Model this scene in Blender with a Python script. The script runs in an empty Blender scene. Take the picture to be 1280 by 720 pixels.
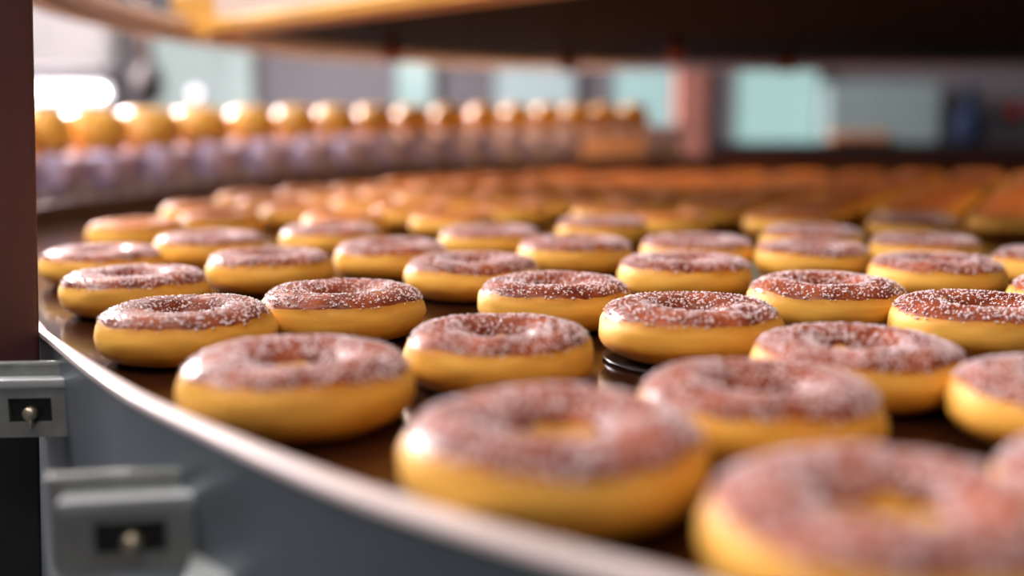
import bpy, bmesh, math, random
from mathutils import Vector, noise, Matrix

SC = bpy.context.scene
COL = SC.collection
BZ = 0.90                       # height of the belt above the floor (m)
CAM_H = 0.12567                 # camera height above the belt
F_PX = 1300.0
PITCH = 0.15291


def at(px, py, y):
    """World point at forward distance y that lies in direction (px, py)."""
    c, s = math.cos(PITCH), math.sin(PITCH)
    u, v = (px - 640) / F_PX, (360 - py) / F_PX
    dy, dz = c + v * s, -s + v * c
    k = y / dy
    return Vector((u * k, y, BZ + CAM_H + dz * k))


# ------------------------------------------------------------------ materials
def mat(name, color, rough=0.5, metal=0.0, spec=0.5, coat=0.0, emit=None, strength=0.0,
        var=0.0, scale=20.0, bump=0.0, bscale=200.0, sss=0.0, aniso=None):
    m = bpy.data.materials.new(name)
    m.use_nodes = True
    nt = m.node_tree
    b = nt.nodes['Principled BSDF']
    b.inputs['Base Color'].default_value = (*color, 1)
    b.inputs['Roughness'].default_value = rough
    b.inputs['Metallic'].default_value = metal
    b.inputs['Specular IOR Level'].default_value = spec
    b.inputs['Coat Weight'].default_value = coat
    if sss:
        b.inputs['Subsurface Weight'].default_value = sss
        b.inputs['Subsurface Radius'].default_value = (1.0, 0.5, 0.2)
        b.inputs['Subsurface Scale'].default_value = 0.006
    if emit:
        b.inputs['Emission Color'].default_value = (*emit, 1)
        b.inputs['Emission Strength'].default_value = strength
    tc = nt.nodes.new('ShaderNodeTexCoord')
    if var:
        n = nt.nodes.new('ShaderNodeTexNoise')
        n.inputs['Scale'].default_value = scale
        n.inputs['Detail'].default_value = 4
        nt.links.new(tc.outputs['Object'], n.inputs['Vector'])
        r = nt.nodes.new('ShaderNodeValToRGB')
        lo = [max(0, c * (1 - var)) for c in color]
        hi = [min(1, c * (1 + var)) for c in color]
        r.color_ramp.elements[0].position = 0.3
        r.color_ramp.elements[1].position = 0.7
        r.color_ramp.elements[0].color = (*lo, 1)
        r.color_ramp.elements[1].color = (*hi, 1)
        nt.links.new(n.outputs['Fac'], r.inputs['Fac'])
        nt.links.new(r.outputs['Color'], b.inputs['Base Color'])
    if bump:
        n2 = nt.nodes.new('ShaderNodeTexNoise')
        n2.inputs['Scale'].default_value = bscale
        n2.inputs['Detail'].default_value = 3
        nt.links.new(tc.outputs['Object'], n2.inputs['Vector'])
        bp = nt.nodes.new('ShaderNodeBump')
        bp.inputs['Strength'].default_value = bump
        bp.inputs['Distance'].default_value = 0.001
        nt.links.new(n2.outputs['Fac'], bp.inputs['Height'])
        nt.links.new(bp.outputs['Normal'], b.inputs['Normal'])
    return m


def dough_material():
    """Fried dough: pale ring round the middle, golden below with contact shade painted in, amber then brown under the topping."""
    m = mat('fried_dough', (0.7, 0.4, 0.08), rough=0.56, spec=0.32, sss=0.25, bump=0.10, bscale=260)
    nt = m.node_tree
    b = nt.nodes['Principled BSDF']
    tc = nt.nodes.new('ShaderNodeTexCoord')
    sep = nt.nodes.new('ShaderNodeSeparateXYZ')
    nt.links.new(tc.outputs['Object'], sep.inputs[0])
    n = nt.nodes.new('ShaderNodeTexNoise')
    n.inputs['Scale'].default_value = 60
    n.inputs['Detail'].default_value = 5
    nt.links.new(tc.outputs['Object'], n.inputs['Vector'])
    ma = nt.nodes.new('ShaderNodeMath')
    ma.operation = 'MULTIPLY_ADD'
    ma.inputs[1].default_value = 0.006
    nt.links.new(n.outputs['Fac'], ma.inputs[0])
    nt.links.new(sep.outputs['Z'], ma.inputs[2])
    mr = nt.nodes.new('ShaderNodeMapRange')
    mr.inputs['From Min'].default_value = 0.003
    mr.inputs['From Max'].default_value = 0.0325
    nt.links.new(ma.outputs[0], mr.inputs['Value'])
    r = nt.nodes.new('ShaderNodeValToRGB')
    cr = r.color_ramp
    stops = [(0.0, (0.38, 0.105, 0.007)), (0.26, (0.60, 0.25, 0.020)), (0.48, (0.90, 0.49, 0.085)),  # lowest stops: browner fried colour plus painted contact shade
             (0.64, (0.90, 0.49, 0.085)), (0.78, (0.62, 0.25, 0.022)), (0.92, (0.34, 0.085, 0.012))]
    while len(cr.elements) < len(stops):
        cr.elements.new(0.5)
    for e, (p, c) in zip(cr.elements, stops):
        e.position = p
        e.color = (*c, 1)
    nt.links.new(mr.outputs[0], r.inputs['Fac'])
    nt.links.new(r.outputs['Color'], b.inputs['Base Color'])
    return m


def glaze_material():
    """Browned crust with fine sugar dust clinging to it."""
    m = mat('sugared_crust', (0.3, 0.06, 0.02), rough=0.32, spec=0.24, bump=0.12, bscale=900)
    nt = m.node_tree
    b = nt.nodes['Principled BSDF']
    tc = nt.nodes.new('ShaderNodeTexCoord')
    n = nt.nodes.new('ShaderNodeTexNoise')
    n.inputs['Scale'].default_value = 55
    n.inputs['Detail'].default_value = 3
    n2 = nt.nodes.new('ShaderNodeTexNoise')
    n2.inputs['Scale'].default_value = 650
    n2.inputs['Detail'].default_value = 2
    for q in (n, n2):
        nt.links.new(tc.outputs['Object'], q.inputs['Vector'])
    r0 = nt.nodes.new('ShaderNodeValToRGB')
    r0.color_ramp.elements[0].position = 0.3
    r0.color_ramp.elements[0].color = (0.13, 0.017, 0.005, 1)
    r0.color_ramp.elements[1].position = 0.72
    r0.color_ramp.elements[1].color = (0.40, 0.085, 0.018, 1)
    nt.links.new(n.outputs['Fac'], r0.inputs['Fac'])
    mult = nt.nodes.new('ShaderNodeMath')
    mult.operation = 'MULTIPLY_ADD'
    mult.inputs[1].default_value = 0.5
    nt.links.new(n.outputs['Fac'], mult.inputs[0])
    nt.links.new(n2.outputs['Fac'], mult.inputs[2])
    mr = nt.nodes.new('ShaderNodeMapRange')
    mr.inputs['From Min'].default_value = 0.72
    mr.inputs['From Max'].default_value = 0.92
    mr.inputs['To Max'].default_value = 0.10
    nt.links.new(mult.outputs[0], mr.inputs['Value'])
    mx = nt.nodes.new('ShaderNodeMixRGB')
    mx.inputs['Color2'].default_value = (0.70, 0.36, 0.40, 1)
    nt.links.new(mr.outputs[0], mx.inputs['Fac'])
    nt.links.new(r0.outputs['Color'], mx.inputs['Color1'])
    nt.links.new(mx.outputs[0], b.inputs['Base Color'])
    return m


M = {
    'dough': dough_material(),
    'glaze': glaze_material(),
    'amber_crust': mat('amber_crust', (0.50, 0.16, 0.030), rough=0.6, spec=0.2, var=0.25, scale=50),
    'sugar': mat('sugar', (0.90, 0.76, 0.80), rough=0.35, spec=0.4),
    'bun': mat('golden_ring', (0.80, 0.42, 0.07), rough=0.38, spec=0.5, coat=0.15, sss=0.2, var=0.18, scale=30),
    'belt': mat('glossy_belt', (0.026, 0.008, 0.0035), rough=0.12, spec=0.55, var=0.35, scale=9, bump=0.05, bscale=60),
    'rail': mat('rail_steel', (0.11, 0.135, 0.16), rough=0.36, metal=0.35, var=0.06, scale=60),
    'lip': mat('lit_pale_lip', (0.72, 0.62, 0.62), rough=0.34, metal=0.15, var=0.04, scale=60),  # pale pink paints window light into the lip colour
    'darkrail': mat('dark_red_rail', (0.060, 0.014, 0.014), rough=0.5, var=0.15, scale=15),
    'base': mat('machine_base', (0.016, 0.020, 0.024), rough=0.6, var=0.2, scale=8),
    'post': mat('brown_post', (0.100, 0.036, 0.034), rough=0.42, spec=0.5, var=0.10, scale=12),
    'bracket': mat('bracket_steel', (0.27, 0.29, 0.28), rough=0.36, metal=0.5, var=0.16, scale=110, bump=0.1, bscale=400),
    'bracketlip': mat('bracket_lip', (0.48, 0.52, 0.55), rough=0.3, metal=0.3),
    'slot': mat('slot_black', (0.006, 0.007, 0.009), rough=0.6),
    'bolt': mat('bolt_brass', (0.50, 0.44, 0.34), rough=0.3, metal=0.85),
    'steel': mat('lavender_glint_steel', (0.66, 0.58, 0.84), rough=0.25, metal=0.15, var=0.10, scale=25),  # lavender tint paints reflections into the steel colour
    'roller': mat('roller_steel', (0.86, 0.80, 0.74), rough=0.2, metal=0.1),
    'trackdark': mat('track_dark', (0.42, 0.33, 0.31), rough=0.5, var=0.2, scale=20),
    'hood': mat('hood_dark', (0.004, 0.005, 0.008), spec=0.12, rough=0.7, var=0.3, scale=6),
    'hoodrail': mat('hood_rail', (0.84, 0.78, 0.80), rough=0.4, metal=0.3, var=0.08, scale=15),
    'amber': mat('amber_enamel', (0.70, 0.36, 0.075), rough=0.35, var=0.10, scale=12),
    'cream': mat('cream_enamel', (0.62, 0.50, 0.44), rough=0.4, var=0.06, scale=12),
    'copper': mat('copper_nozzle', (0.45, 0.16, 0.08), rough=0.35, metal=0.6),
    'wall': mat('wall_paint', (0.145, 0.135, 0.150), rough=0.85, var=0.06, scale=2),
    'floor': mat('floor_resin', (0.045, 0.055, 0.060), rough=0.5, var=0.15, scale=3),
    'ceil': mat('ceiling_paint', (0.32, 0.30, 0.29), rough=0.9, var=0.05, scale=2),
    'frame': mat('window_frame', (0.16, 0.15, 0.16), rough=0.5),
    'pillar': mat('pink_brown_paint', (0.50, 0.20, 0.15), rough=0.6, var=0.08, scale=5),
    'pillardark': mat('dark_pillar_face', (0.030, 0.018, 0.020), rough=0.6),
    'counter': mat('counter_dark', (0.030, 0.021, 0.025), rough=0.45, var=0.15, scale=6),
    'palepanel': mat('pale_panel', (0.62, 0.58, 0.58), rough=0.6, var=0.05, scale=4),
    'greypanel': mat('grey_green_panel', (0.30, 0.40, 0.40), rough=0.55, var=0.06, scale=3),
    'navy': mat('navy_enamel', (0.010, 0.020, 0.050), rough=0.75, spec=0.2),
    'red': mat('red_plastic', (0.42, 0.03, 0.025), rough=0.4),
    'peach': mat('peach_plastic', (0.85, 0.52, 0.40), rough=0.5, var=0.06, scale=12),
    'black': mat('black_disc', (0.018, 0.010, 0.012), rough=0.25),
    'lamp_tube': mat('lamp_tube', (0.9, 0.9, 0.9), rough=0.4, emit=(1.0, 0.93, 0.97), strength=22),
    'bulb': mat('lamp_bulb', (0.9, 0.9, 0.9), rough=0.4, emit=(0.95, 0.85, 0.95), strength=3.0),
    'fill_diffuser': mat('fill_diffuser', (0.9, 0.9, 0.9), rough=0.5, emit=(1.0, 0.92, 0.85), strength=5),
    'nozzle_glow': mat('nozzle_fill_glass', (.5, .2, .1), rough=.3, emit=(1.0, .42, .14), strength=1.5),  # warm glow added to the hood nozzles
    'white': mat('white_metal', (0.62, 0.62, 0.63), rough=0.4),
}


def pane_material(name, col, strength):
    m = mat(name, (0.25, 0.3, 0.3), rough=0.12, emit=col, strength=strength)
    return m


# ------------------------------------------------------------------ object helpers
def link(o, parent=None):
    COL.objects.link(o)
    if parent is not None:
        o.parent = parent
    return o


def smooth_mesh(me, on=True):
    me.polygons.foreach_set('use_smooth', [on] * len(me.polygons))
    me.update()


def obj_from(name, verts, faces, m, parent=None, smooth=True, loc=None):
    me = bpy.data.meshes.new(name)
    me.from_pydata([tuple(v) for v in verts], [], faces)
    me.validate()
    bm = bmesh.new()
    bm.from_mesh(me)
    bmesh.ops.recalc_face_normals(bm, faces=bm.faces)
    bm.to_mesh(me)
    bm.free()
    smooth_mesh(me, smooth)
    me.materials.append(m)
    o = bpy.data.objects.new(name, me)
    if loc is not None:
        o.location = loc
    return link(o, parent)


def obj_bm(name, bm, m, parent=None, smooth=False, loc=None, bevel=0.0, seg=2):
    if bevel:
        bmesh.ops.bevel(bm, geom=list(bm.edges), offset=bevel, segments=seg, affect='EDGES', profile=0.5)
    bmesh.ops.recalc_face_normals(bm, faces=bm.faces)
    me = bpy.data.meshes.new(name)
    bm.to_mesh(me)
    bm.free()
    smooth_mesh(me, smooth)
    me.materials.append(m)
    o = bpy.data.objects.new(name, me)
    if loc is not None:
        o.location = loc
    return link(o, parent)


def box_bm(lo, hi, bm=None):
    bm = bm or bmesh.new()
    v = [bm.verts.new((x, y, z)) for x in (lo[0], hi[0]) for y in (lo[1], hi[1]) for z in (lo[2], hi[2])]
    for f in ((0, 1, 3, 2), (4, 6, 7, 5), (0, 4, 5, 1), (2, 3, 7, 6), (0, 2, 6, 4), (1, 5, 7, 3)):
        bm.faces.new([v[i] for i in f])
    return bm


def box(name, lo, hi, m, parent=None, bevel=0.0, loc=None):
    return obj_bm(name, box_bm(lo, hi), m, parent, bevel=bevel, loc=loc, smooth=False)


def lathe(name, prof, m, parent=None, n=40, loc=None, axis='Z', smooth=True):
    """Surface of revolution of [(r, z), ...]; r = 0 ends close."""
    verts, faces, rings = [], [], []
    for r, z in prof:
        if r < 1e-7:
            rings.append([len(verts)])
            verts.append((0, 0, z))
        else:
            rings.append(list(range(len(verts), len(verts) + n)))
            for i in range(n):
                a = 2 * math.pi * i / n
                verts.append((r * math.cos(a), r * math.sin(a), z))
    for A, B in zip(rings, rings[1:]):
        for i in range(n):
            j = (i + 1) % n
            if len(A) == 1 and len(B) == 1:
                continue
            if len(A) == 1:
                faces.append((A[0], B[i], B[j]))
            elif len(B) == 1:
                faces.append((A[i], B[0], A[j]))
            else:
                faces.append((A[i], B[i], B[j], A[j]))
    if axis == 'Y':
        verts = [(x, z, y) for x, y, z in verts]
    elif axis == 'X':
        verts = [(z, x, y) for x, y, z in verts]
    return obj_from(name, verts, faces, m, parent, smooth, loc)


def empty(name, loc, rz=0.0):
    o = bpy.data.objects.new(name, None)
    o.location = loc
    o.rotation_euler = (0, 0, rz)
    o.empty_display_size = 0.05
    return link(o)


def tag(o, label=None, cat=None, group=None, kind=None):
    if label:
        o['label'] = label
    if cat:
        o['category'] = cat
    if group:
        o['group'] = group
    if kind:
        o['kind'] = kind
    return o


def spline(pts, n, closed=False):
    """Catmull-Rom through points (tuples of any length), n samples per span."""
    P = [Vector(p) for p in pts]
    out = []
    N = len(P)
    spans = N if closed else N - 1
    for i in range(spans):
        if closed:
            p0, p1, p2, p3 = P[(i - 1) % N], P[i], P[(i + 1) % N], P[(i + 2) % N]
        else:
            p0, p1, p2, p3 = P[max(i - 1, 0)], P[i], P[i + 1], P[min(i + 2, N - 1)]
        for k in range(n):
            t = k / n
            out.append(0.5 * ((2 * p1) + (-p0 + p2) * t + (2 * p0 - 5 * p1 + 4 * p2 - p3) * t * t + (-p0 + 3 * p1 - 3 * p2 + p3) * t ** 3))
    if not closed:
        out.append(P[-1])
    return out


def normals2d(path, closed=False):
    """Unit normals on the left of the direction of travel."""
    N = len(path)
    out = []
    for i in range(N):
        a = path[(i - 1) % N] if closed or i > 0 else path[i]
        b = path[(i + 1) % N] if closed or i < N - 1 else path[i]
        d = Vector((b[0] - a[0], b[1] - a[1]))
        d.normalize()
        out.append(Vector((-d.y, d.x)))
    return out


def sweep(name, path, prof_fn, m, parent=None, closed=False, smooth=False):
    """Sweep a closed profile: prof_fn(i) -> [(outward offset, z), ...] along a 2D path."""
    nr = normals2d(path, closed)
    verts, faces = [], []
    N = len(path)
    k = None
    for i in range(N):
        pr = prof_fn(i)
        k = len(pr)
        for o, z in pr:
            verts.append((path[i][0] + nr[i].x * o, path[i][1] + nr[i].y * o, z))
    for i in range(N if closed else N - 1):
        j = (i + 1) % N
        for a in range(k):
            b = (a + 1) % k
            faces.append((i * k + a, i * k + b, j * k + b, j * k + a))
    if not closed:
        faces.append(tuple(range(k)))
        faces.append(tuple(range((N - 1) * k, N * k)))
    return obj_from(name, verts, faces, m, parent, smooth)


# ------------------------------------------------------------------ camera
cd = bpy.data.cameras.new('camera')
cam = bpy.data.objects.new('camera', cd)
COL.objects.link(cam)
cam.location = (0, 0, BZ + CAM_H)
cam.rotation_euler = (math.pi / 2 - PITCH, 0, 0)
cd.sensor_width = 36
cd.lens = F_PX / 1280 * 36
cd.clip_start = 0.02
cd.clip_end = 60
cd.dof.use_dof = True
cd.dof.focus_distance = 0.605
cd.dof.aperture_fstop = 2.15
SC.camera = cam

# ------------------------------------------------------------------ room
RX0, RX1, RY0, RY1, RZ = -3.2, 4.2, -2.6, 6.0, 3.1


def struct(o, label, cat):
    return tag(o, label, cat, kind='structure')


struct(box('floor', (RX0, RY0, -0.1), (RX1, RY1, 0), M['floor']), 'dark resin factory floor under the machines', 'floor')
struct(box('ceiling', (RX0, RY0, RZ), (RX1, RY1, RZ + 0.1), M['ceil']), 'grey factory ceiling above the machines', 'ceiling')
struct(box('wall_back', (RX0, RY1, 0), (RX1, RY1 + 0.1, RZ), M['wall']), 'grey wall behind the conveyor with lit windows', 'wall')
struct(box('wall_left', (RX0 - 0.1, RY0, 0), (RX0, RY1, RZ), M['wall']), 'grey wall on the daylight side of the room', 'wall')
struct(box('wall_right', (RX1, RY0, 0), (RX1 + 0.1, RY1, RZ), M['wall']), 'grey wall on the darker side of the room', 'wall')
struct(box('wall_front', (RX0, RY0 - 0.1, 0), (RX1, RY0, RZ), M['wall']), 'grey wall behind the camera', 'wall')


def back_window(n, px0, px1, top, bot, col, strength, label):
    a, b = at(px0, bot, RY1 - 0.03), at(px1, bot, RY1 - 0.03)
    z0 = a.z
    e = empty('window_%d' % n, (0, 0, 0))
    struct(e, label, 'window')
    fr = bmesh.new()
    t = 0.022
    x0, x1, z1 = a.x, b.x, top
    y0, y1 = RY1 - 0.035, RY1 - 0.001
    for lo, hi in (((x0 - t, z0 - t), (x0, z1 + t)), ((x1, z0 - t), (x1 + t, z1 + t)),
                   ((x0, z0 - t), (x1, z0)), ((x0, z1), (x1, z1 + t))):
        box_bm((lo[0], y0, lo[1]), (hi[0], y1, hi[1]), fr)
    obj_bm('window_frame', fr, M['frame'], e)
    box('window_pane', (x0, y0 + 0.012, z0), (x1, y0 + 0.020, z1), pane_material('lit_pane_%d' % n, col, strength), e)


TEAL = (0.27, 0.50, 0.47)
back_window(1, 196, 318, BZ + 0.75, 200, (0.34, 0.40, 0.38), 0.66, 'pale green lit window above the left stretch of raised doughnuts')
back_window(2, 496, 540, BZ + 0.75, 200, TEAL, 0.55, 'narrow teal lit window near the middle of the raised conveyor')
back_window(3, 618, 716, BZ + 0.75, 200, (0.33, 0.42, 0.45), 0.62, 'pale grey blue lit window above far end of raised conveyor')
back_window(4, 765, 838, BZ + 0.75, 200, (0.26, 0.48, 0.48), 0.66, 'teal lit window just beside the pink brown column')
back_window(5, 918, 1018, BZ + 0.75, 205, TEAL, 0.72, 'bright teal square window between column and grey green panel')

# big daylight window in the left wall (off camera): the key light comes through it
e = empty('window_6', (0, 0, 0))
struct(e, 'large bright daylight window in the left wall', 'window')
fr = bmesh.new()
WY0, WY1, WZ0, WZ1 = 3.2, 5.0, 1.6, 2.9
for lo, hi in (((WY0 - .06, WZ0 - .06), (WY0, WZ1 + .06)), ((WY1, WZ0 - .06), (WY1 + .06, WZ1 + .06)), ((WY0, WZ0 - .06), (WY1, WZ0)), ((WY0, WZ1), (WY1, WZ1 + .06))):
    box_bm((RX0 + .001, lo[0], lo[1]), (RX0 + .05, hi[0], hi[1]), fr)
obj_bm('window_frame', fr, M['frame'], e)
box('window_pane', (RX0 + .012, WY0, WZ0), (RX0 + .02, WY1, WZ1), pane_material('day_pane', (1.0, 0.92, 0.95), 3.0), e)


# ------------------------------------------------------------------ round conveyor
NEAR = [(0.28, 0.03), (0.17, 0.135), (0.10, 0.205), (0.0445, 0.2489), (0.0236, 0.2646), (0.0022, 0.2799), (-0.0216, 0.2978), (-0.0485, 0.3200), (-0.0780, 0.3485), (-0.1086, 0.3807), (-0.1469, 0.4219), (-0.1777, 0.4601),
        (-0.2255, 0.5314), (-0.2760, 0.6080), (-0.2938, 0.6387)]
LEFT = [(-0.412, 0.82), (-0.505, 0.99), (-0.575, 1.18), (-0.605, 1.36), (-0.575, 1.60), (-0.51, 1.84), (-0.40, 2.05), (-0.22, 2.25), (0.05, 2.38), (0.30, 2.45), (0.66, 2.50), (1.25, 2.55)]
FAR = [(1.85, 2.35), (2.25, 1.9), (2.35, 1.3), (2.15, 0.7), (1.7, 0.25), (1.1, 0.0), (0.6, -0.06)]
OUT = NEAR + LEFT + FAR
HEI = [.014] * (len(NEAR) - 3) + [.010, .007, .006] + [.010, .015, .021, .026, .025, .029, .034, .041, .049, .058, .061, .063] + [.055, .045, .03, .016, .014, .014, .014]
S = 10
loop = spline([(x, y, h) for (x, y), h in zip(OUT, HEI)], S, closed=True)
n_near = (len(NEAR) - 1) * S + 4
conv = tag(empty('round_conveyor', (.9, 1.25, 0)), 'large round glossy brown turntable conveyor carrying rows of sugared doughnuts', 'conveyor')


def adopt(o, parent):
    """Keep world position when parenting to an Empty."""
    o.parent = parent
    o.matrix_parent_inverse = Matrix.Translation(-parent.location)
    return o


def simplify(i):
    return loop[i % len(loop)]


# belt: solid slab with the outline of the rim
vs = [(p.x, p.y, BZ) for p in loop] + [(p.x, p.y, BZ - 0.02) for p in loop]
L = len(loop)
fs = [tuple(range(L)), tuple(range(L, 2 * L))] + [(i, (i + 1) % L, L + (i + 1) % L, L + i) for i in range(L)]
adopt(obj_from('belt', vs, fs, M['belt'], None, smooth=False), conv)
# near rail (steel) and far wall (dark red brown)
near_path = [loop[i] for i in range(n_near)]
far_path = [loop[i] for i in range(n_near - 1, L)] + [loop[0]]


def lip_width(p):
    """The rolled lip is about 6 mm by the post and twice that towards the camera."""
    return 0.0058 + 0.0052 * max(0.0, min(1.0, (0.58 - p.y) / 0.28))


def rail_profile(h, w):
    # outward offset is to the left of travel; a rounded lip about 8 mm wide on a tall skirt
    z = BZ + h
    return [(0.001, BZ - 0.02), (0.001, z - 0.003), (w - 0.001, z - 0.003), (w - 0.001, BZ - 0.30), (w - 0.005, BZ - 0.30), (w - 0.005, BZ - 0.02)]


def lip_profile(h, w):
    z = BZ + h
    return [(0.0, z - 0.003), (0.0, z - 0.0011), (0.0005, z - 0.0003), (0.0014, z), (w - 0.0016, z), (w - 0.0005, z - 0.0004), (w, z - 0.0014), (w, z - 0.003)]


o = adopt(sweep('side_rail', near_path, lambda i: rail_profile(near_path[i].z, lip_width(near_path[i])), M['rail'], smooth=True), conv)
o['label'] = 'blue grey steel side rail'
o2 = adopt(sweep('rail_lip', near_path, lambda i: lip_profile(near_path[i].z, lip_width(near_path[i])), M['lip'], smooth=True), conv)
o2['label'] = 'flat lip along the top of the side rail, light painted into its pale colour'
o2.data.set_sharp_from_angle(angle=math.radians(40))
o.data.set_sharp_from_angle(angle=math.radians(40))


def wall_profile(h):
    z = BZ + h
    return [(0.0, BZ - 0.02), (0.0, z - 0.003), (0.003, z), (0.012, z), (0.014, z - 0.003), (0.014, BZ - 0.30), (0.006, BZ - 0.30), (0.006, BZ - 0.02)]


o = adopt(sweep('back_rail', far_path, lambda i: wall_profile(far_path[i].z), M['darkrail'], smooth=True), conv)
o['label'] = 'dark red brown raised rail along the far side'
o.data.set_sharp_from_angle(angle=math.radians(40))
# machine base under the belt
vs, fs = [], []
for z, k in ((BZ - 0.02, 0.93), (BZ - 0.45, 0.90), (0.0, 0.90)):
    vs += [(0.9 + (p.x - 0.9) * k, 1.25 + (p.y - 1.25) * k, z - 0.0002) for p in loop]
for a in range(2):
    fs += [(a * L + i, a * L + (i + 1) % L, (a + 1) * L + (i + 1) % L, (a + 1) * L + i) for i in range(L)]
fs += [tuple(range(L)), tuple(range(2 * L, 3 * L))]
vs = [(x, y, max(z, 0.0005)) for x, y, z in vs]
adopt(obj_from('base', vs, fs, M['base'], None, smooth=False), conv)


# ------------------------------------------------------------------ doughnuts
D_R, D_T = 0.05, 0.0285


def nz(x, y, z, s):
    return noise.noise(Vector((x * s, y * s, z * s)))


class Shape:
    """One doughnut's surface: point(theta, b) with b the angle round the ring's section (0 = outside, 90 = top)."""

    def __init__(self, seed, thick=D_T, rad=D_R, lump=1.0, ring=0.64, hole=0.30, power=2.35):
        rnd = random.Random(seed)
        self.o = rnd.uniform(0, 100)
        self.t, self.R, self.lump = thick, rad, lump
        self.ring, self.bore, self.power = ring, hole, power
        self.dents = [(rnd.uniform(0, 2 * math.pi), rnd.uniform(0.15, 0.7), rnd.uniform(0.0010, 0.0022)) for _ in range(2)]
        self.ell = rnd.uniform(-0.012, 0.012)
        self.hole = rnd.uniform(-0.0012, 0.0012)

    def base(self, th, b):
        c, s = math.cos(b), math.sin(b)
        rc = self.R * self.ring
        ro = self.R - rc
        ri = rc - self.R * self.bore - self.hole
        rx = ro if c > 0 else ri
        e = 2.0 / self.power
        x = rx * math.copysign(abs(c) ** e, c)
        ez = 2.0 / ((2.15 if s > 0 else 2.7) * self.power / 2.35)
        z = self.t * 0.5 * (1 + math.copysign(abs(s) ** ez, s))
        if s < 0 and c > 0:
            x -= 0.0022 * s * s      # the foot is tucked in
        wob = self.lump * (0.0011 * nz(math.cos(th), math.sin(th), self.o, 1.3) + 0.0006 * nz(math.cos(th), math.sin(th), self.o + 9 + b, 2.6))
        r = rc + x * (1 + wob / self.R * 1.4) + wob * (1 if c > 0 else -0.5)
        z += self.lump * (0.0011 * nz(math.cos(th), math.sin(th), self.o + 30, 1.5)) * max(s, 0)
        for t0, b0, dp in self.dents:
            dt = (th - t0 + math.pi) % (2 * math.pi) - math.pi
            db = (b - b0 + math.pi) % (2 * math.pi) - math.pi
            g = math.exp(-(dt / 0.30) ** 2 - (db / 0.38) ** 2) * dp * self.lump
            r -= g * math.cos(b)
            z -= g * math.sin(b)
        k = 1 + self.ell * math.cos(2 * th)
        return Vector((r * k * math.cos(th), r * (2 - k) * math.sin(th), z))

    def normal(self, th, b):
        e = 1e-3
        d1 = self.base(th + e, b) - self.base(th - e, b)
        d2 = self.base(th, b + e) - self.base(th, b - e)
        n = d1.cross(d2)
        return n.normalized()

    def limits(self, th):
        """Section angles the topping reaches: outside edge and inside the hole."""
        c, s = math.cos(th), math.sin(th)
        lo = math.radians(38) + 0.16 * nz(c, s, self.o + 50, 1.6) + 0.10 * nz(c, s, self.o + 60, 5.0) + 0.05 * nz(c, s, self.o + 70, 12)
        hi = math.radians(158) + 0.30 * nz(c, s, self.o + 80, 2.0)
        return lo, hi


def dough_mesh(sh, na=88, nb=44):
    vs, fs = [], []
    for i in range(na):
        for j in range(nb):
            vs.append(sh.base(2 * math.pi * i / na, 2 * math.pi * j / nb))
    zmin = min(v.z for v in vs)
    for v in vs:
        v.z -= zmin
    sh.zmin = zmin
    for i in range(na):
        for j in range(nb):
            a, c = (i + 1) % na, (j + 1) % nb
            fs.append((i * nb + j, a * nb + j, a * nb + c, i * nb + c))
    return vs, fs


def topping_mesh(sh, na=132, nb=26, lift=0.00045):
    vs, fs = [], []
    for i in range(na):
        th = 2 * math.pi * i / na
        lo, hi = sh.limits(th)
        for j in range(nb):
            u = j / (nb - 1)
            b = lo + (hi - lo) * u
            k = lift * min(1.0, 4 * u + 0.02, 4 * (1 - u) + 0.02)      # thins out to nothing at its edges
            p = sh.base(th, b) + sh.normal(th, b) * k
            p.z -= sh.zmin
            vs.append(p)
    for i in range(na):
        a = (i + 1) % na
        for j in range(nb - 1):
            fs.append((i * nb + j, a * nb + j, a * nb + j + 1, i * nb + j + 1))
    return vs, fs


def ico():
    bm = bmesh.new()
    bmesh.ops.create_icosphere(bm, subdivisions=1, radius=1.0)
    v = [x.co.copy() for x in bm.verts]
    f = [tuple(q.index for q in p.verts) for p in bm.faces]
    bm.free()
    return v, f


ICO_V, ICO_F = ico()


def grain_mesh(sh, seed, count):
    rnd = random.Random(seed)
    vs, fs = [], []
    made = 0
    while made < count:
        th = rnd.uniform(0, 2 * math.pi)
        lo, hi = sh.limits(th)
        b = rnd.uniform(lo - 0.10, hi - 0.15)
        p = sh.base(th, b)
        if rnd.random() > math.hypot(p.x, p.y) / sh.R:      # even cover by area
            continue
        if b < lo + 0.10 and rnd.random() > 0.35:
            continue
        if nz(p.x, p.y, p.z + sh.o, 70) < rnd.uniform(-1.0, 0.05):
            continue
        n = sh.normal(th, b)
        r = rnd.uniform(0.00034, 0.00076)
        t1 = n.orthogonal().normalized()
        t2 = n.cross(t1)
        ca, sa = math.cos(rnd.uniform(0, 6.28)), math.sin(rnd.uniform(0, 6.28))
        sx, sy, sz = r * rnd.uniform(0.8, 1.25), r * rnd.uniform(0.8, 1.2), r * rnd.uniform(0.7, 1.0)
        base = len(vs)
        c = p + n * (0.0004 + sz * 0.45)
        c.z -= sh.zmin
        for q in ICO_V:
            vs.append(c + (t1 * ca + t2 * sa) * (q.x * sx) + (t2 * ca - t1 * sa) * (q.y * sy) + n * (q.z * sz))
        fs += [tuple(base + k for k in f) for f in ICO_F]
        made += 1
    return vs, fs


def mesh_data(name, vs, fs, m):
    me = bpy.data.meshes.new(name)
    me.from_pydata([tuple(v) for v in vs], [], fs)
    smooth_mesh(me)
    me.materials.append(m)
    return me


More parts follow.
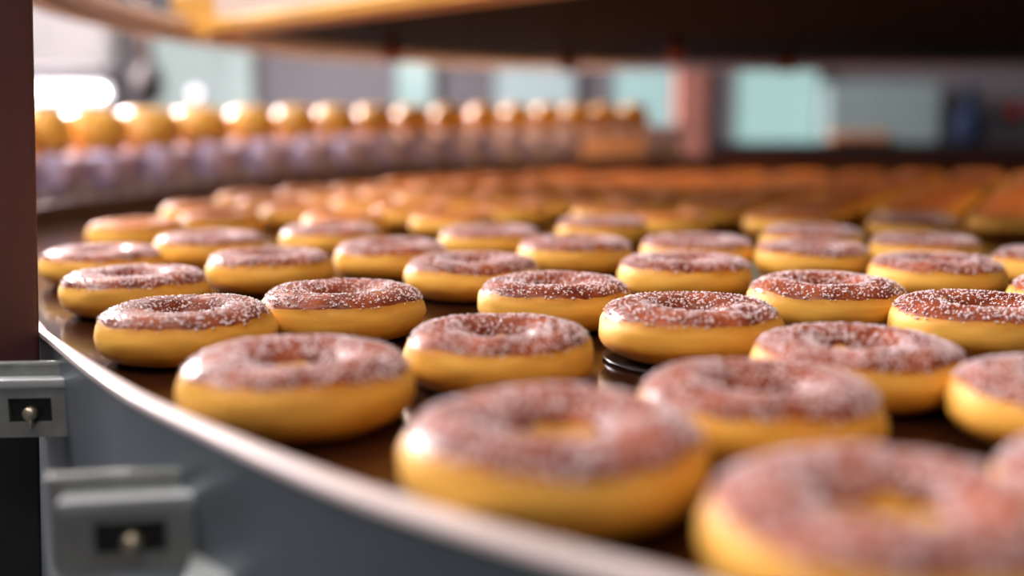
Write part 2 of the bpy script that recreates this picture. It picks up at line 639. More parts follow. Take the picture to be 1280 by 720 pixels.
VAR = []
for k in range(6):
    sh = Shape(11 + k * 7)
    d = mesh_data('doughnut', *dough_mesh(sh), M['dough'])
    t = mesh_data('sugared_crust', *topping_mesh(sh), M['glaze'])
    g = mesh_data('sugar_grains', *grain_mesh(sh, 100 + k, 1450 + 60 * (k % 3)), M['sugar'])
    VAR.append((d, t, g))

for k in range(3):          # lightly dusted, more golden ones for the far rows
    sh = Shape(211 + k * 7)
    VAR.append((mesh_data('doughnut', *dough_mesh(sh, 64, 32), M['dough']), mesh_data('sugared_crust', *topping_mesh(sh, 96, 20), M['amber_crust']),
                mesh_data('sugar_grains', *grain_mesh(sh, 200 + k, 170), M['sugar'])))

GROUP = 'sugared doughnuts on the round conveyor'
rnd = random.Random(5)
protos = []
for d, t, g in VAR:
    protos.append((d, t, g))


def place_doughnut(x, y, s, var, rot, label, z=0.0):
    d, t, g = protos[var]
    o = link(bpy.data.objects.new('doughnut', d))
    o.location = (x, y, BZ + 0.0003 + z)
    o.rotation_euler = (0, 0, rot)
    o.scale = (s, s, s)
    tag(o, label, 'doughnut', GROUP)
    link(bpy.data.objects.new('sugared_crust', t), o)
    gr = link(bpy.data.objects.new('sugar_grains', g), o)
    gr['kind'] = 'stuff'
    return o


NEARBY = [
    (0.0140, 0.3400, 1.05, 'whole pink sugared doughnut in front of all other whole ones, beside the steel rail'),
    (0.1015, 0.2705, 1.0, 'biggest, blurriest sugared doughnut, cut off by the bottom of the photo'),
    (-0.0932, 0.4406, 1.024, 'pink sugared doughnut with wide hole, second along the steel rail from the front'),
    (-0.0067, 0.5087, 0.965, 'dimpled sugared doughnut behind and between the two front doughnuts beside the steel rail'),
    (0.0986, 0.4013, 0.968, 'soft pink sugared doughnut directly behind the biggest blurred one, its hole half hidden'),
    (0.1621, 0.4790, 0.980, 'pink sugared doughnut with open dark hole, right behind the soft pink one'),
    (0.0981, 0.5617, 1.011, 'sharp doughnut with thick white grains, sitting on a thin black disc'),
    (-0.1805, 0.5696, 0.985, 'sharp doughnut by the steel rail with round hole, third along the rail'),
    (-0.1039, 0.6286, 1.008, 'doughnut with bare shiny notch in its sugar, behind the third along the rail'),
    (0.0275, 0.6621, 1.008, 'sharp sugared doughnut behind the dimpled one, centre of the sharp row'),
    (0.2024, 0.6630, 1.013, 'brown topped doughnut with fine white grains, behind the one on the black disc'),
    (0.2685, 0.5850, 1.000, 'dark brown grainy doughnut cut by the right edge, behind the one with open dark hole'),
    (-0.2594, 0.7082, 0.979, 'pale frosted doughnut fourth along the rail, shallow oval hole, next to the brown post'),
    (-0.1908, 0.8127, 0.995, 'yellow sugared doughnut behind the fourth and third rail doughnuts, tall bright side'),
    (-0.0298, 0.7774, 1.002, 'pale pink topped doughnut behind the centre of the sharp row, to its left'),
    (0.1301, 0.7780, 1.018, 'low looking doughnut with red brown band, between pale pink one and brown topped one'),
    (0.3215, 0.7808, 0.989, 'pink brown doughnut behind the dark brown grainy one at the right'),
    (0.2283, 0.4098, 0.962, 'doughnut cut by the right edge with a black gap on its left side'),
    (0.1939, 0.2908, 1.0, 'doughnut corner showing at the right edge just above the biggest blurred one'),
    (-0.3356, 0.8436, 0.974, 'soft frosted doughnut fifth along the rail, partly hidden by the brown post'),
    (-0.2787, 0.9539, 1.007, 'wide pale topped doughnut right behind the fourth and fifth along the rail'),
    (-0.1025, 0.8843, 0.995, 'soft pink doughnut behind the gap between tall yellow one and pale pink one'),
    (0.0565, 0.9091, 1.015, 'soft doughnut with pink band, behind the pale pink topped one, to its right'),
    (0.1660, 0.9265, 1.005, 'soft brown topped doughnut just behind the low looking one, to its right'),
    (0.2555, 0.8790, 0.985, 'soft pinkish doughnut squarely behind the brown topped one with fine grains'),
    (0.3742, 0.9366, 0.991, 'soft red brown doughnut right behind the pink brown one on the right'),
    (0.4373, 0.8268, 1.0, 'half doughnut at the right edge level with the pink brown one'),
    (0.3710, 0.6593, 1.0, 'sliver of doughnut at the right edge above the dark brown grainy one'),
    (-0.1820, 1.0395, 0.989, 'blurred pale doughnut behind the tall yellow one, left of the soft pink one'),
    (-0.0212, 1.0186, 1.007, 'blurred pink topped doughnut between the soft pink one and the soft pink band one'),
    (0.0972, 1.1219, 0.998, 'blurred doughnut behind the one with the soft pink band'),
    (0.2937, 1.0155, 1.004, 'blurred doughnut peeking over the soft pinkish one'),
    (0.4465, 1.1526, 1.014, 'blurred brownish doughnut behind the soft red brown one'),
]
for i, (x, y, s, lab) in enumerate(NEARBY):
    o = place_doughnut(x, y, s, (i * 5 + 1) % 6 if i != 2 else 1, rnd.uniform(0, 6.28), lab, z=0.0022 if i == 6 else 0.0)

# the rest of the belt: rows running away to the far rail
ORD = ['zero', 'first', 'second', 'third', 'fourth', 'fifth', 'sixth', 'seventh', 'eighth', 'ninth', 'tenth', 'eleventh', 'twelfth', 'thirteenth',
       'fourteenth', 'fifteenth', 'sixteenth', 'seventeenth', 'eighteenth', 'nineteenth', 'twentieth', 'twenty-first', 'twenty-second', 'twenty-third', 'twenty-fourth']


def inside(x, y, gap):
    p = [(q.x, q.y) for q in loop]
    c = False
    for i in range(len(p)):
        (x0, y0), (x1, y1) = p[i - 1], p[i]
        if (y0 > y) != (y1 > y) and x < (x1 - x0) * (y - y0) / (y1 - y0) + x0:
            c = not c
    if not c:
        return False
    return min(math.hypot(a - x, b - y) for a, b in p) > gap


rows = []
y = 2.31
row = 0
while y > 0.95:
    y_row = y
    cells = []
    dx = 0.131
    x = -0.66 + (dx / 2 if row % 2 else 0)
    while x < 1.6:
        xx, yy = x + rnd.uniform(-.009, .009), y_row + rnd.uniform(-.008, .008)
        lim = 0.4923 * yy + 0.045
        if xx < lim and xx > -lim and inside(xx, yy, 0.064 + 0.075 * max(0.0, min(1.0, (0.25 - xx) / 0.4))) and all(math.hypot(xx - q[0], yy - q[1]) > 0.112 for q in NEARBY):
            cells.append((xx, yy))
        x += dx
    rows.append(cells)
    y -= 0.122
    row += 1
n_far = 0
for r, cells in enumerate(rows):
    for k, (x, y) in enumerate(cells):
        if r == 0:
            lab = 'blurred doughnut, %s from the left in the row against the far rail' % ORD[k + 1]
        else:
            lab = 'blurred doughnut, %s from the left in the %s row from the far rail' % (ORD[k + 1], ORD[r + 1])
        place_doughnut(x, y, rnd.uniform(0.96, 1.03), 6 + rnd.randrange(3), rnd.uniform(0, 6.28), lab)
        n_far += 1
print('doughnuts', len(NEARBY) + n_far)

# thin black disc under one doughnut
o = lathe('baking_disc', [(0, 0.0003), (0.0440, 0.0003), (0.0462, 0.0010), (0.0468, 0.0019), (0.0460, 0.0022), (0.0448, 0.0016), (0.0, 0.0016)], M['black'], n=72,
          loc=(0.0965, 0.5590, BZ + 0.0001))
tag(o, 'thin black disc with a shiny edge under one sharp doughnut', 'disc')

# ------------------------------------------------------------------ raised conveyor behind the rim
TP = [(-.92, 1.20), (-.86, 1.43), (-.78, 1.69), (-.70, 1.92), (-.585, 2.11), (-.42, 2.28), (-.2, 2.44), (.03, 2.55), (.33, 2.64), (.42, 2.66)]
TZ = [.066, .070, .077, .085, .094, .103, .113, .123, .132, .135]
tpath = spline([(x, y, z) for (x, y), z in zip(TP, TZ)], 10)
track = tag(empty('raised_conveyor', (-.6, 2.1, 0)), 'raised curved steel conveyor with beaded rollers, carrying plain golden doughnuts behind the dark rail', 'conveyor')


def tprof(lo, hi, o0, o1, bev=0.003):
    def fn(i):
        z = BZ + tpath[i].z
        return [(o0, z + lo), (o0, z + hi - bev), (o0 + bev, z + hi), (o1 - bev, z + hi), (o1, z + hi - bev), (o1, z + lo)]
    return fn


# travel is away from the camera, so the visible side lies on the right (negative offsets)
for nm, args, mt in (('deck', (-.014, -.004, -.055, .055), 'steel'), ('side_panel', (-.045, -.014, -.040, .050), 'steel'),
                     ('roller_bed', (-.10, -.045, -.030, .050), 'trackdark')):
    ob = adopt(sweep(nm, tpath, tprof(*args), M[mt], smooth=False), track)
# support legs down to the floor
for i in (6, 28, 50, 72, 86):
    p = tpath[i]
    adopt(lathe('leg', [(0, 0.0), (.045, 0.0), (.045, .012), (.018, .02), (.018, BZ + p.z - .09), (0, BZ + p.z - .09)], M['trackdark'], n=20, loc=(p.x, p.y + .0, 0)), track)
tn = normals2d(tpath)


def along(path, step):
    """(point, normal) every step metres."""
    out, acc = [], 0.0
    nrm = normals2d(path)
    for i in range(len(path) - 1):
        a, b = path[i], path[i + 1]
        l = math.hypot(b[0] - a[0], b[1] - a[1])
        while acc < l:
            t = acc / l
            out.append((a.lerp(b, t), nrm[i].lerp(nrm[i + 1], t)))
            acc += step
        acc -= l
    return out


roller0 = None
for rw, (dz, off, r) in enumerate(((-.058, -.036, .0125), (-.084, -.036, .0125))):
    for k, (p, n) in enumerate(along(tpath[4:], 0.052)):
        if k >= 48:
            break
        w = (p.x + n.x * off, p.y + n.y * off, BZ + p.z + dz)
        if roller0 is None:
            roller0 = lathe('roller', [(0, -r), (r * .45, -r * .92), (r * .8, -r * .62), (r, -r * .2), (r, r * .2), (r * .8, r * .62), (r * .45, r * .92), (0, r)], M['roller'], n=20)
            q = roller0
        else:
            q = link(roller0.copy())
        q.location = (w[0] + (n.x * .0) + (0.026 if False else 0), w[1], w[2])
        adopt(q, track)

jb = box('junction_box', (-.082, -.017, -.036), (.082, .017, .036), M['peach'], None, bevel=.006, loc=(.245, 2.536, BZ + .074))
jb['label'] = 'peach coloured junction box'
jb.rotation_euler = (0, 0, math.radians(16))
adopt(jb, track)
lid = box('box_lid', (-.074, -.022, -.029), (.074, -.0172, .029), M['peach'], None, bevel=.002)
lid.parent = jb
ringshape = Shape(303, thick=0.072, rad=0.062, lump=1.3, ring=0.46, hole=0.18, power=1.95)
ring_me = mesh_data('plain_doughnut', *dough_mesh(ringshape, 64, 32), M['bun'])
cup_prof = [(0, -.020), (.012, -.0195), (.022, -.016), (.029, -.008), (.029, 0), (.033, .002), (.033, .006), (0, .006)]
cup0 = None
PX = [8, 62, 124, 190, 255, 318, 373, 422, 471, 518, 563, 606, 646, 684, 720, 755, 790]
plain = 0
spots = []
for px in PX:
    # where the track crosses this direction of view
    best = min(range(len(tpath) - 1), key=lambda q: abs(640 + F_PX * tpath[q].x / tpath[q].y - px))
    cand = [tpath[best].lerp(tpath[best + 1], t / 10) for t in range(-10, 11)]
    spots.append(min(cand, key=lambda v: abs(640 + F_PX * v.x / v.y - px)))
for i, p in enumerate(spots):
    gap = min((p - q).to_2d().length for k, q in enumerate(spots) if k != i)
    wide = min(1.04, 1.0 * gap / 0.126)
    if cup0 is None:
        cup0 = lathe('glint_knob', cup_prof, M['steel'], n=32, axis='Y')  # knobs added to stand for lavender reflections under the doughnuts
        c = cup0
    else:
        c = link(cup0.copy())
    c.location = (p.x + .030, p.y - .052, BZ + p.z - .026)
    c.rotation_euler = (0, 0, math.radians(40 - 2.0 * i))
    adopt(c, track)
    o = link(bpy.data.objects.new('plain_doughnut', ring_me))
    o.location = (p.x, p.y, BZ + p.z - .0037)
    o.rotation_euler = (0, 0, i * 1.7)
    sc = 1.16 - 0.38 * i / 16
    o.scale = (wide, wide, sc)
    tag(o, 'plain golden doughnut, %s from the left on the raised conveyor' % ORD[i + 1] if i else 'plain golden doughnut at the start of the raised conveyor, behind the brown post',
        'doughnut', 'plain doughnuts on the raised conveyor')

# ------------------------------------------------------------------ brown post and rail brackets
post = tag(empty('machine_post', (-0.3065, 0.604, 0), math.radians(35.6)), 'tall dark brown square post at the left edge, outside the steel rail', 'post')
pb = bmesh.new()
box_bm((-.0225, -.0225, BZ - .034), (.0225, .0225, BZ + 0.9), pb)
obj_bm('column', pb, M['post'], post, bevel=.003, seg=3, smooth=False)
box('lower_column', (-.0215, -.0215, 0.004), (.0215, .0215, BZ - .0345), M['base'], post, bevel=.002)
post.rotation_euler = (Matrix.Translation((0, 0, 0)).to_3x3() @ Matrix.Rotation(math.radians(2.9), 3, 'Y') @ Matrix.Rotation(math.radians(35.6), 3, 'Z')).to_euler()
post.location.x -= .002 + math.tan(math.radians(2.9)) * BZ
box('foot_plate', (-.04, -.04, 0), (.04, .04, .012), M['base'], post, bevel=.002)
box('top_cap', (-.026, -.026, BZ + 0.9), (.026, .026, BZ + 0.912), M['base'], post, bevel=.002)


def bracket(name, x0, x1, y, z0, z1, depth, yaw, label):
    w, h = x1 - x0, z1 - z0
    e = empty(name, ((x0 + x1) / 2, y, BZ + z0), yaw)
    tag(e, label, 'bracket', 'steel brackets on the side rail')
    # front plate with a slotted opening
    bm = bmesh.new()
    t = .0035
    hz = h * .78
    sx, s0, s1 = w * .26, hz * .26, hz * .70
    for lo, hi in (((-w / 2, 0), (w / 2, s0)), ((-w / 2, s1), (w / 2, hz)), ((-w / 2, s0), (-sx, s1)), ((sx, s0), (w / 2, s1))):
        box_bm((lo[0], 0, lo[1]), (hi[0], t, hi[1]), bm)
    bmesh.ops.remove_doubles(bm, verts=bm.verts, dist=1e-5)
    obj_bm('front_plate', bm, M['bracket'], e)
    # rounded top lip of the plate
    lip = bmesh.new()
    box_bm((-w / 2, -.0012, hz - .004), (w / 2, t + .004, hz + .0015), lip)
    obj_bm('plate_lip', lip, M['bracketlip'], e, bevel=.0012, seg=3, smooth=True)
    box('slot', (-sx, t * .8, s0), (sx, t + .006, s1), M['slot'], e)
    # carrier block behind, with the higher top edge
    box('block', (-w / 2 - .006, t + .0045, -.001), (w / 2 - .001, depth, h), M['bracket'], e, bevel=.0015)
    bz = (s0 + s1) / 2 - .001
    bo = lathe('bolt', [(0, -.006), (.0026, -.0058), (.0038, -.004), (.0038, -.001), (.0022, -.0005), (.0022, .004), (0, .004)], M['bolt'], e, n=24, axis='Y', loc=(.001, 0, bz))
    lathe('bolt_pin', [(0, -.0055), (.0013, -.0052), (.0015, 0), (0, 0)], M['bolt'], bo, n=16, loc=(.0, -.003, -.0028))
    return e


bracket('rail_bracket', -.281, -.2375, .543, -.0395, .000, .014, math.radians(4), 'steel slotted bracket with bolt beside the foot of the brown post')
b2 = bracket('rail_bracket', -.172, -.121, .380, -.0440, -.0065, .014, math.radians(10), 'large blurred steel slotted bracket with bolt under the front of the rail')
box('shelf', (.022, -.026, -.008), (.043, .000, .0065), M['bracketlip'], b2, bevel=.002)

# ------------------------------------------------------------------ overhead hood
HZ = BZ + .272
hood = tag(empty('overhead_hood', (.8, 1.8, HZ)), 'dark overhead hood with pale curved rails and an amber front beam above the conveyor', 'hood')
RING = [(-.56, 1.008), (-.575, 1.183), (-.60, 1.430), (-.595, 1.690), (-.545, 1.950), (-.44, 2.210), (-.26, 2.408), (.02, 2.655), (.42, 2.733), (.95, 2.759), (1.7, 2.720), (2.3, 2.525)]
ring = spline(RING, 10)


def tube_profile(r, z):
    pr = [(r * math.cos(a * math.pi / 8), z + r * math.sin(a * math.pi / 8)) for a in range(16)]
    return lambda i: pr


adopt(sweep('outer_rail', ring, tube_profile(.013, HZ + .012), M['hoodrail'], smooth=True), hood)
RING2 = [(-.49, 0.975), (-.505, 1.170), (-.525, 1.397), (-.51, 1.625), (-.455, 1.918), (-.355, 2.145), (-.19, 2.358), (.06, 2.564), (.44, 2.642), (.95, 2.668), (1.7, 2.629), (2.2, 2.460)]
ring2 = spline(RING2, 10)
adopt(sweep('inner_rail', ring2, tube_profile(.011, HZ + .012), M['hoodrail'], smooth=True), hood)
# tie plates join both rails (dark underside between them)
vs, fs = [], []
for a, b in zip(ring, ring2):
    vs += [(a.x, a.y, HZ + .020), (b.x, b.y, HZ + .020), (a.x, a.y, HZ + .026), (b.x, b.y, HZ + .026)]
for i in range(len(ring) - 1):
    k = 4 * i
    fs += [(k, k + 1, k + 5, k + 4), (k + 2, k + 6, k + 7, k + 3), (k, k + 4, k + 6, k + 2), (k + 1, k + 3, k + 7, k + 5)]
fs += [(0, 2, 3, 1), (len(vs) - 4, len(vs) - 3, len(vs) - 1, len(vs) - 2)]
adopt(obj_from('tie_plate', vs, fs, mat('tie_plate_brown', (.035, .018, .018), rough=.5), None, smooth=False), hood)
# housing: everything between the front beam and the far stretch of the inner rail
A, B = Vector((-.46, 1.70)), Vector((.09, 1.17))
dirv = (B - A).normalized()
E2 = A + dirv * 1.7
start = min(range(len(ring2)), key=lambda i: (Vector(ring2[i][:2]) - A).length)
poly = [A] + [Vector(p[:2]) for p in ring2[start + 2:]] + [Vector((2.4, 1.7)), Vector((1.9, .6)), E2]
n = len(poly)
vs = [(p.x, p.y, HZ + .018) for p in poly] + [(p.x, p.y, HZ + .42) for p in poly]
fs = [tuple(range(n)), tuple(range(n, 2 * n))] + [(i, (i + 1) % n, n + (i + 1) % n, n + i) for i in range(n)]
adopt(obj_from('housing', vs, fs, M['hood'], None, smooth=False), hood)
# front beam: cream face, amber lip below
bp = [A + dirv * t for t in (0.0, .4, .8, 1.2, 1.5, 1.7)]
adopt(sweep('front_beam', bp, lambda i: [(-.004, HZ + .020), (-.004, HZ + .13), (-.040, HZ + .13), (-.040, HZ + .020)], M['cream']), hood)
adopt(sweep('beam_lip', bp, lambda i: [(.012, HZ), (.012, HZ + .020), (-.046, HZ + .020), (-.052, HZ + .012), (-.050, HZ)], M['amber']), hood)
# amber end block at the corner
eb = box('end_block', (-.050, -.035, -.008), (.030, .045, .060), M['amber'], None, bevel=.004, loc=(A.x - .012, A.y - .02, HZ))
eb.rotation_euler = (0, 0, math.radians(-14))
adopt(eb, hood)
# small copper nozzles under the hood, lamps added to light the far rows
for x, y, pw in ((-.22, 1.95, .40), (.30, 1.95, .45), (.82, 1.50, .40), (.68, 1.25, .35), (1.15, 2.15, .5), (.12, 2.30, .5), (.60, 2.32, .5)):
    nz_ = adopt(lathe('nozzle_fill_lamp', [(0, -.004), (.012, -.004), (.017, -.014), (.019, -.014), (.017, .006), (.011, .016), (.008, .018), (.008, .030), (0, .030)], M['copper'], n=24,
                      loc=(x, y, HZ - .012)), hood)
    gl = lathe('nozzle_fill_glass', [(0, -.009), (.008, -.008), (.012, -.0045), (0, -.0045)], M['nozzle_glow'], nz_, n=20)
    ld = bpy.data.lights.new('nozzle_fill_light', 'AREA')
    ld.shape = 'DISK'
    ld.size = .02
    ld.energy = pw
    ld.color = (1.0, .58, .24)
    lo = link(bpy.data.objects.new('nozzle_fill_light', ld), nz_)
    lo.location = (0, 0, -.016)
for x, y in ((.3, 1.9), (1.6, 2.1), (1.6, 1.1), (.5, 1.45)):
    adopt(lathe('hanger_rod', [(0, HZ + .42), (.012, HZ + .42), (.012, RZ - .01), (.03, RZ - .008), (.03, RZ), (0, RZ)], M['base'], n=16, loc=(x, y, 0)), hood)
for i in (12, 45, 75):
    p = ring[i]
    adopt(lathe('hanger_rod', [(0, HZ + .02), (.006, HZ + .02), (.006, RZ), (0, RZ)], M['hoodrail'], n=12, loc=(p.x + .02, p.y, 0)), hood)

# ------------------------------------------------------------------ things at the back of the room
# strip lamp and bulb on the back wall
YB = RY1 - .08
p0, p1 = at(-120, 116, YB), at(130, 116, YB)
lamp = tag(empty('strip_lamp', ((p0.x + p1.x) / 2, YB, p0.z)), 'glaring white strip lamp on the back wall, just beside the brown post', 'lamp')
hw = (p1.x - p0.x) / 2
box('lamp_housing', (-hw - .03, .015, -.05), (hw + .03, .0795, .05), M['white'], lamp, bevel=.004)
lathe('lamp_tube', [(0, -hw), (.016, -hw + .004), (.019, -hw + .02), (.019, hw - .02), (.016, hw - .004), (0, hw)], M['lamp_tube'], lamp, n=24, axis='X', loc=(0, -.015, 0))
p = at(245, 117, YB)
lb = tag(empty('wall_bulb', (p.x, YB, p.z)), 'small round glowing bulb on the back wall, beside the pale green window', 'lamp')
lathe('bulb', [(0, -.055), (.012, -.052), (.021, -.040), (.024, -.020), (.020, .006), (.014, .02), (0, .02)], M['bulb'], lb, n=28, axis='Y')
lathe('lamp_socket', [(0, .02), (.022, .02), (.03, .05), (.045, .06), (.045, .075), (0, .075)], M['white'], lb, n=28, axis='Y')
# pale cabinet above the strip lamp
a, b = at(-150, 84, RY1 - .30), at(136, 84, RY1 - .30)
wc = tag(empty('wall_cabinet', ((a.x + b.x) / 2, RY1 - .30, a.z)), 'pale grey wall cabinet above the glaring strip lamp', 'cabinet')
w2 = (b.x - a.x) / 2
box('cabinet_body', (-w2, .012, 0), (w2, .295, .42), M['palepanel'], wc, bevel=.003)
for s_ in (-1, 1):
    dr = box('cabinet_door', (min(0, s_ * w2) + .004, -.006, .004), (max(0, s_ * w2) - .004, .012, .416), M['palepanel'], wc, bevel=.002)
    lathe('door_knob', [(0, -.03), (.012, -.028), (.014, -.02), (.006, -.012), (.006, 0), (0, 0)], M['bolt'], dr, n=20, axis='Y', loc=(s_ * .05, -.006, .08))
# hanging brown ladle shaped scoop in front of the pale window
p = at(185, 105, 5.0)
hs = tag(empty('hanging_scoop', (p.x, 5.0, p.z)), 'dark brown scoop hanging on a rod before the pale green window', 'scoop')
SB = mat('scoop_brown', (.014, .005, .005), rough=.6)
lathe('scoop_bowl', [(0, -.10), (.040, -.088), (.068, -.044), (.074, .01), (.056, .07), (.022, .11), (0, .112)], SB, hs, n=32)
lathe('scoop_rod', [(0, .10), (.026, .10), (.022, .2), (.022, RZ - p.z), (0, RZ - p.z)], mat('scoop_rod_brown', (.07, .024, .014), rough=.5), hs, n=20)
# column beside the raised conveyor
c0, c1 = at(846, 150, 4.75), at(884, 150, 4.75)
colm = tag(empty('support_column', ((c0.x + c1.x) / 2, 4.75, 0)), 'pink brown column with a dark face beside the teal windows', 'column')
hw = (c1.x - c0.x) / 2
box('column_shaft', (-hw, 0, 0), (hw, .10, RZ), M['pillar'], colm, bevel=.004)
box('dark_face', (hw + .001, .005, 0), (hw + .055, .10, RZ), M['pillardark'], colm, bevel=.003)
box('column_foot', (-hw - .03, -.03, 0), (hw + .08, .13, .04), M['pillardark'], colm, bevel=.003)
# long dark counter at the back
ct = tag(empty('work_counter', (1.35, 5.15, 0)), 'long dark work counter along the back of the room', 'counter')
CT = BZ + .055
box('counter_top', (-.95, -.22, CT - .04), (1.55, .26, CT), M['counter'], ct, bevel=.005)
box('counter_body', (-.92, -.17, .08), (1.52, .24, CT - .04), M['counter'], ct, bevel=.003)
box('plinth', (-.90, -.14, 0), (1.50, .22, .08), M['base'], ct)
for k in range(4):
    d = box('counter_door', (-.90 + k * .60, -.188, .12), (-.90 + k * .60 + .58, -.17, CT - .07), M['counter'], ct, bevel=.003)
    box('door_handle', (-.90 + k * .60 + .22, -.204, CT - .13), (-.90 + k * .60 + .36, -.188, CT - .11), M['bracket'], d, bevel=.003)
# grey green control cabinet, back right
g0, g1 = at(1034, 166, 5.80), at(1176, 104, 5.80)
gc = tag(empty('control_cabinet', ((g0.x + g1.x) / 2, 5.80, 0)), 'wide grey green control cabinet against the back wall', 'cabinet')
gw = (g1.x - g0.x) / 2
box('cabinet_body', (-gw, .004, .06), (gw, .19, g1.z), M['greypanel'], gc, bevel=.004)
for s_ in (-1, 1):
    dr = box('cabinet_door', (min(0, s_ * gw) + .004, -.012, .10), (max(0, s_ * gw) - .004, .004, g1.z - .02), M['greypanel'], gc, bevel=.003)
    box('door_handle', (s_ * .03 - .006, -.03, BZ - .15), (s_ * .03 + .006, -.012, BZ - .03), M['bracket'], dr, bevel=.003)
box('plinth', (-gw + .01, .01, 0), (gw - .01, .18, .06), M['base'], gc)
# tray of plain buns on the counter
t0 = at(1074, 180, 5.1)
tr = tag(empty('bun_tray', (t0.x, 5.1, CT + .0003)), 'low steel tray with orange buns on the back counter', 'tray')
bm = bmesh.new()
box_bm((-.16, -.06, 0), (.16, .06, .004), bm)
for lo, hi in (((-.16, -.06), (.16, -.056)), ((-.16, .056), (.16, .06)), ((-.16, -.056), (-.156, .056)), ((.156, -.056), (.16, .056))):
    box_bm((lo[0], lo[1], .004), (hi[0], hi[1], .012), bm)
obj_bm('tray_body', bm, M['counter'], tr)
for sx in (-1, 1):
    box('tray_handle', (sx * .167 - .006, -.03, .006), (sx * .167 + .006, .03, .011), M['trackdark'], tr, bevel=.002)
bun_sh = Shape(77, thick=.045, rad=.046)
bun_me = mesh_data('plain_doughnut', *dough_mesh(bun_sh, 40, 20), mat('orange_bun', (.46, .17, .05), rough=.4))
for k in range(3):
    o = link(bpy.data.objects.new('plain_doughnut', bun_me))
    o.location = (t0.x - .1 + .1 * k, 5.1, CT + .0046)
    tag(o, 'small orange doughnut in the steel tray on the back counter, %s' % ('next to the teal window', 'middle one', 'next to the navy drum')[k], 'doughnut', 'orange doughnuts in the counter tray')
# navy mixing drum and red lamp, far right
p = at(1212, 150, 5.15)
dm = tag(empty('mixing_drum', (p.x, 5.15, CT + .0003)), 'dark navy mixing drum with narrow neck on the back counter', 'drum')
lathe('drum_body', [(0, 0), (.055, 0), (.074, .02), (.080, .07), (.070, .13), (.040, .175), (.030, .19), (0, .19)], M['navy'], dm, n=36)
lathe('drum_neck', [(0, .19), (.028, .19), (.025, .245), (.034, .256), (.034, .27), (0, .27)], M['navy'], dm, n=28)
p = at(1276, 138, 5.86)
rl = tag(empty('alarm_button', (p.x, RY1 - .001, p.z)), 'red round alarm button on the back wall at the right edge', 'button')
box('button_box', (-.05, -.05, -.06), (.05, 0, .06), M['pillardark'], rl, bevel=.004)
lathe('button_cap', [(0, -.085), (.028, -.082), (.036, -.070), (.036, -.058), (.020, -.055), (.020, -.05), (0, -.05)], M['red'], rl, n=32, axis='Y')


# ceiling lamps added out of view as fill light
def ceiling_fill_lamp(x, y, w, h, power, label, col=(1, .93, .86)):
    e = tag(empty('ceiling_fill_lamp', (x, y, RZ - .06)), label, 'lamp', 'added ceiling lamps')
    box('lamp_housing', (-w / 2 - .03, -h / 2 - .03, .012), (w / 2 + .03, h / 2 + .03, .06), M['white'], e, bevel=.004)
    box('fill_lamp_diffuser', (-w / 2, -h / 2, 0), (w / 2, h / 2, .012), M['fill_diffuser'], e)
    ld = bpy.data.lights.new('ceiling_fill_light', 'AREA')
    ld.shape = 'RECTANGLE'
    ld.size, ld.size_y = w, h
    ld.energy = power
    ld.color = col
    lo = bpy.data.objects.new('ceiling_fill_light', ld)
    link(lo, e)
    lo.location = (0, 0, -.01)


ceiling_fill_lamp(-2.0, 1.1, .3, 1.2, 70, 'long added ceiling fill lamp over the outer side of the raised conveyor', (1.0, .93, .90))
ceiling_fill_lamp(.5, -1.3, 1.2, .3, 8, 'long added ceiling fill lamp behind the camera', (1.0, .90, .78))
ceiling_fill_lamp(-1.9, 4.6, 1.2, .3, 25, 'long added ceiling fill lamp near the back wall', (1.0, .95, .95))

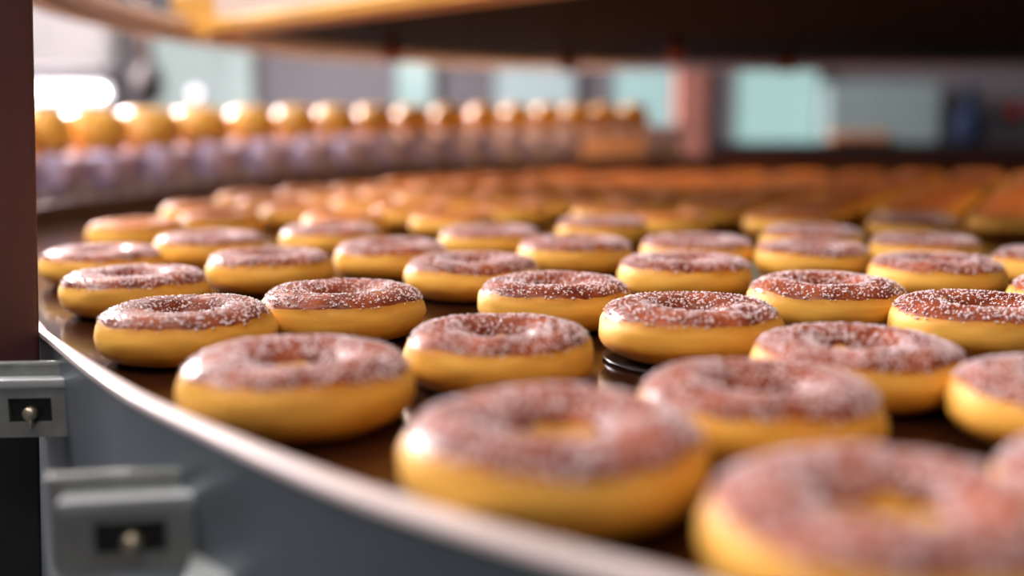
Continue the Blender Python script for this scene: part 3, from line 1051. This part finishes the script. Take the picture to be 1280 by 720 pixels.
# unseen pendant lamp added to brighten the doughnut fronts, hung from the ceiling
PLZ = 2.15
pl = tag(empty('pendant_fill_lamp', (-.40, .25, PLZ)), 'long added pendant fill lamp hanging above the near edge of the conveyor', 'lamp')
box('lamp_housing', (-.50, -.10, .006), (.50, .10, .07), M['white'], pl, bevel=.006)
box('fill_lamp_diffuser', (-.46, -.08, 0), (.46, .08, .006), M['fill_diffuser'], pl)
for sx in (-.4, .4):
    lathe('hanger_rod', [(0, .07), (.006, .07), (.006, RZ - PLZ), (0, RZ - PLZ)], M['base'], pl, n=12, loc=(sx, 0, 0))
ld = bpy.data.lights.new('pendant_fill_light', 'AREA')
ld.shape = 'RECTANGLE'
ld.size, ld.size_y = .9, .15
ld.energy = 6.5
ld.color = (1.0, .88, .72)
lo = link(bpy.data.objects.new('pendant_fill_light', ld), pl)
lo.location = (0, 0, -.008)
lo.rotation_euler = (math.radians(14), 0, 0)

# smaller unseen pendant lamp over the outer curve, added to light the hood rails
e = tag(empty('pendant_fill_lamp', (-1.0, .70, 1.80)), 'short added pendant fill lamp hanging outside the conveyor, by the brown post', 'lamp')
box('lamp_housing', (-.22, -.08, .006), (.22, .08, .06), M['white'], e, bevel=.006)
box('fill_lamp_diffuser', (-.19, -.06, 0), (.19, .06, .006), M['fill_diffuser'], e)
for sx in (-.15, .15):
    lathe('hanger_rod', [(0, .06), (.006, .06), (.006, RZ - 1.80), (0, RZ - 1.80)], M['base'], e, n=12, loc=(sx, 0, 0))
ld = bpy.data.lights.new('pendant_fill_light', 'AREA')
ld.shape = 'RECTANGLE'
ld.size, ld.size_y = .36, .10
ld.energy = 7
ld.color = (1.0, .92, .90)
lo = link(bpy.data.objects.new('pendant_fill_light', ld), e)
lo.location = (0, 0, -.008)
lo.rotation_euler = ((Vector((-.50, 1.25, 1.18)) - Vector((-1.0, .70, 1.79))).to_track_quat('-Z', 'Y')).to_euler()

# daylight through the left window
ld = bpy.data.lights.new('daylight', 'AREA')
ld.shape = 'RECTANGLE'
ld.size, ld.size_y = 1.8, 1.25
ld.energy = 1050
ld.color = (1.0, .90, .90)
lo = bpy.data.objects.new('daylight', ld)
link(lo)
lo.location = (RX0 + .06, 4.1, 2.25)
tgt = Vector((0, 1.0, BZ))
lo.rotation_euler = (tgt - lo.location).to_track_quat('-Z', 'Y').to_euler()

# ------------------------------------------------------------------ world and view
w = bpy.data.worlds.new('world')
SC.world = w
w.use_nodes = True
w.node_tree.nodes['Background'].inputs[0].default_value = (.55, .62, .7, 1)
w.node_tree.nodes['Background'].inputs[1].default_value = 0.3
SC.view_settings.view_transform = 'Standard'
SC.view_settings.look = 'None'
SC.view_settings.gamma = 1
SC.view_settings.use_curve_mapping = False
SC.view_settings.exposure = 0.22
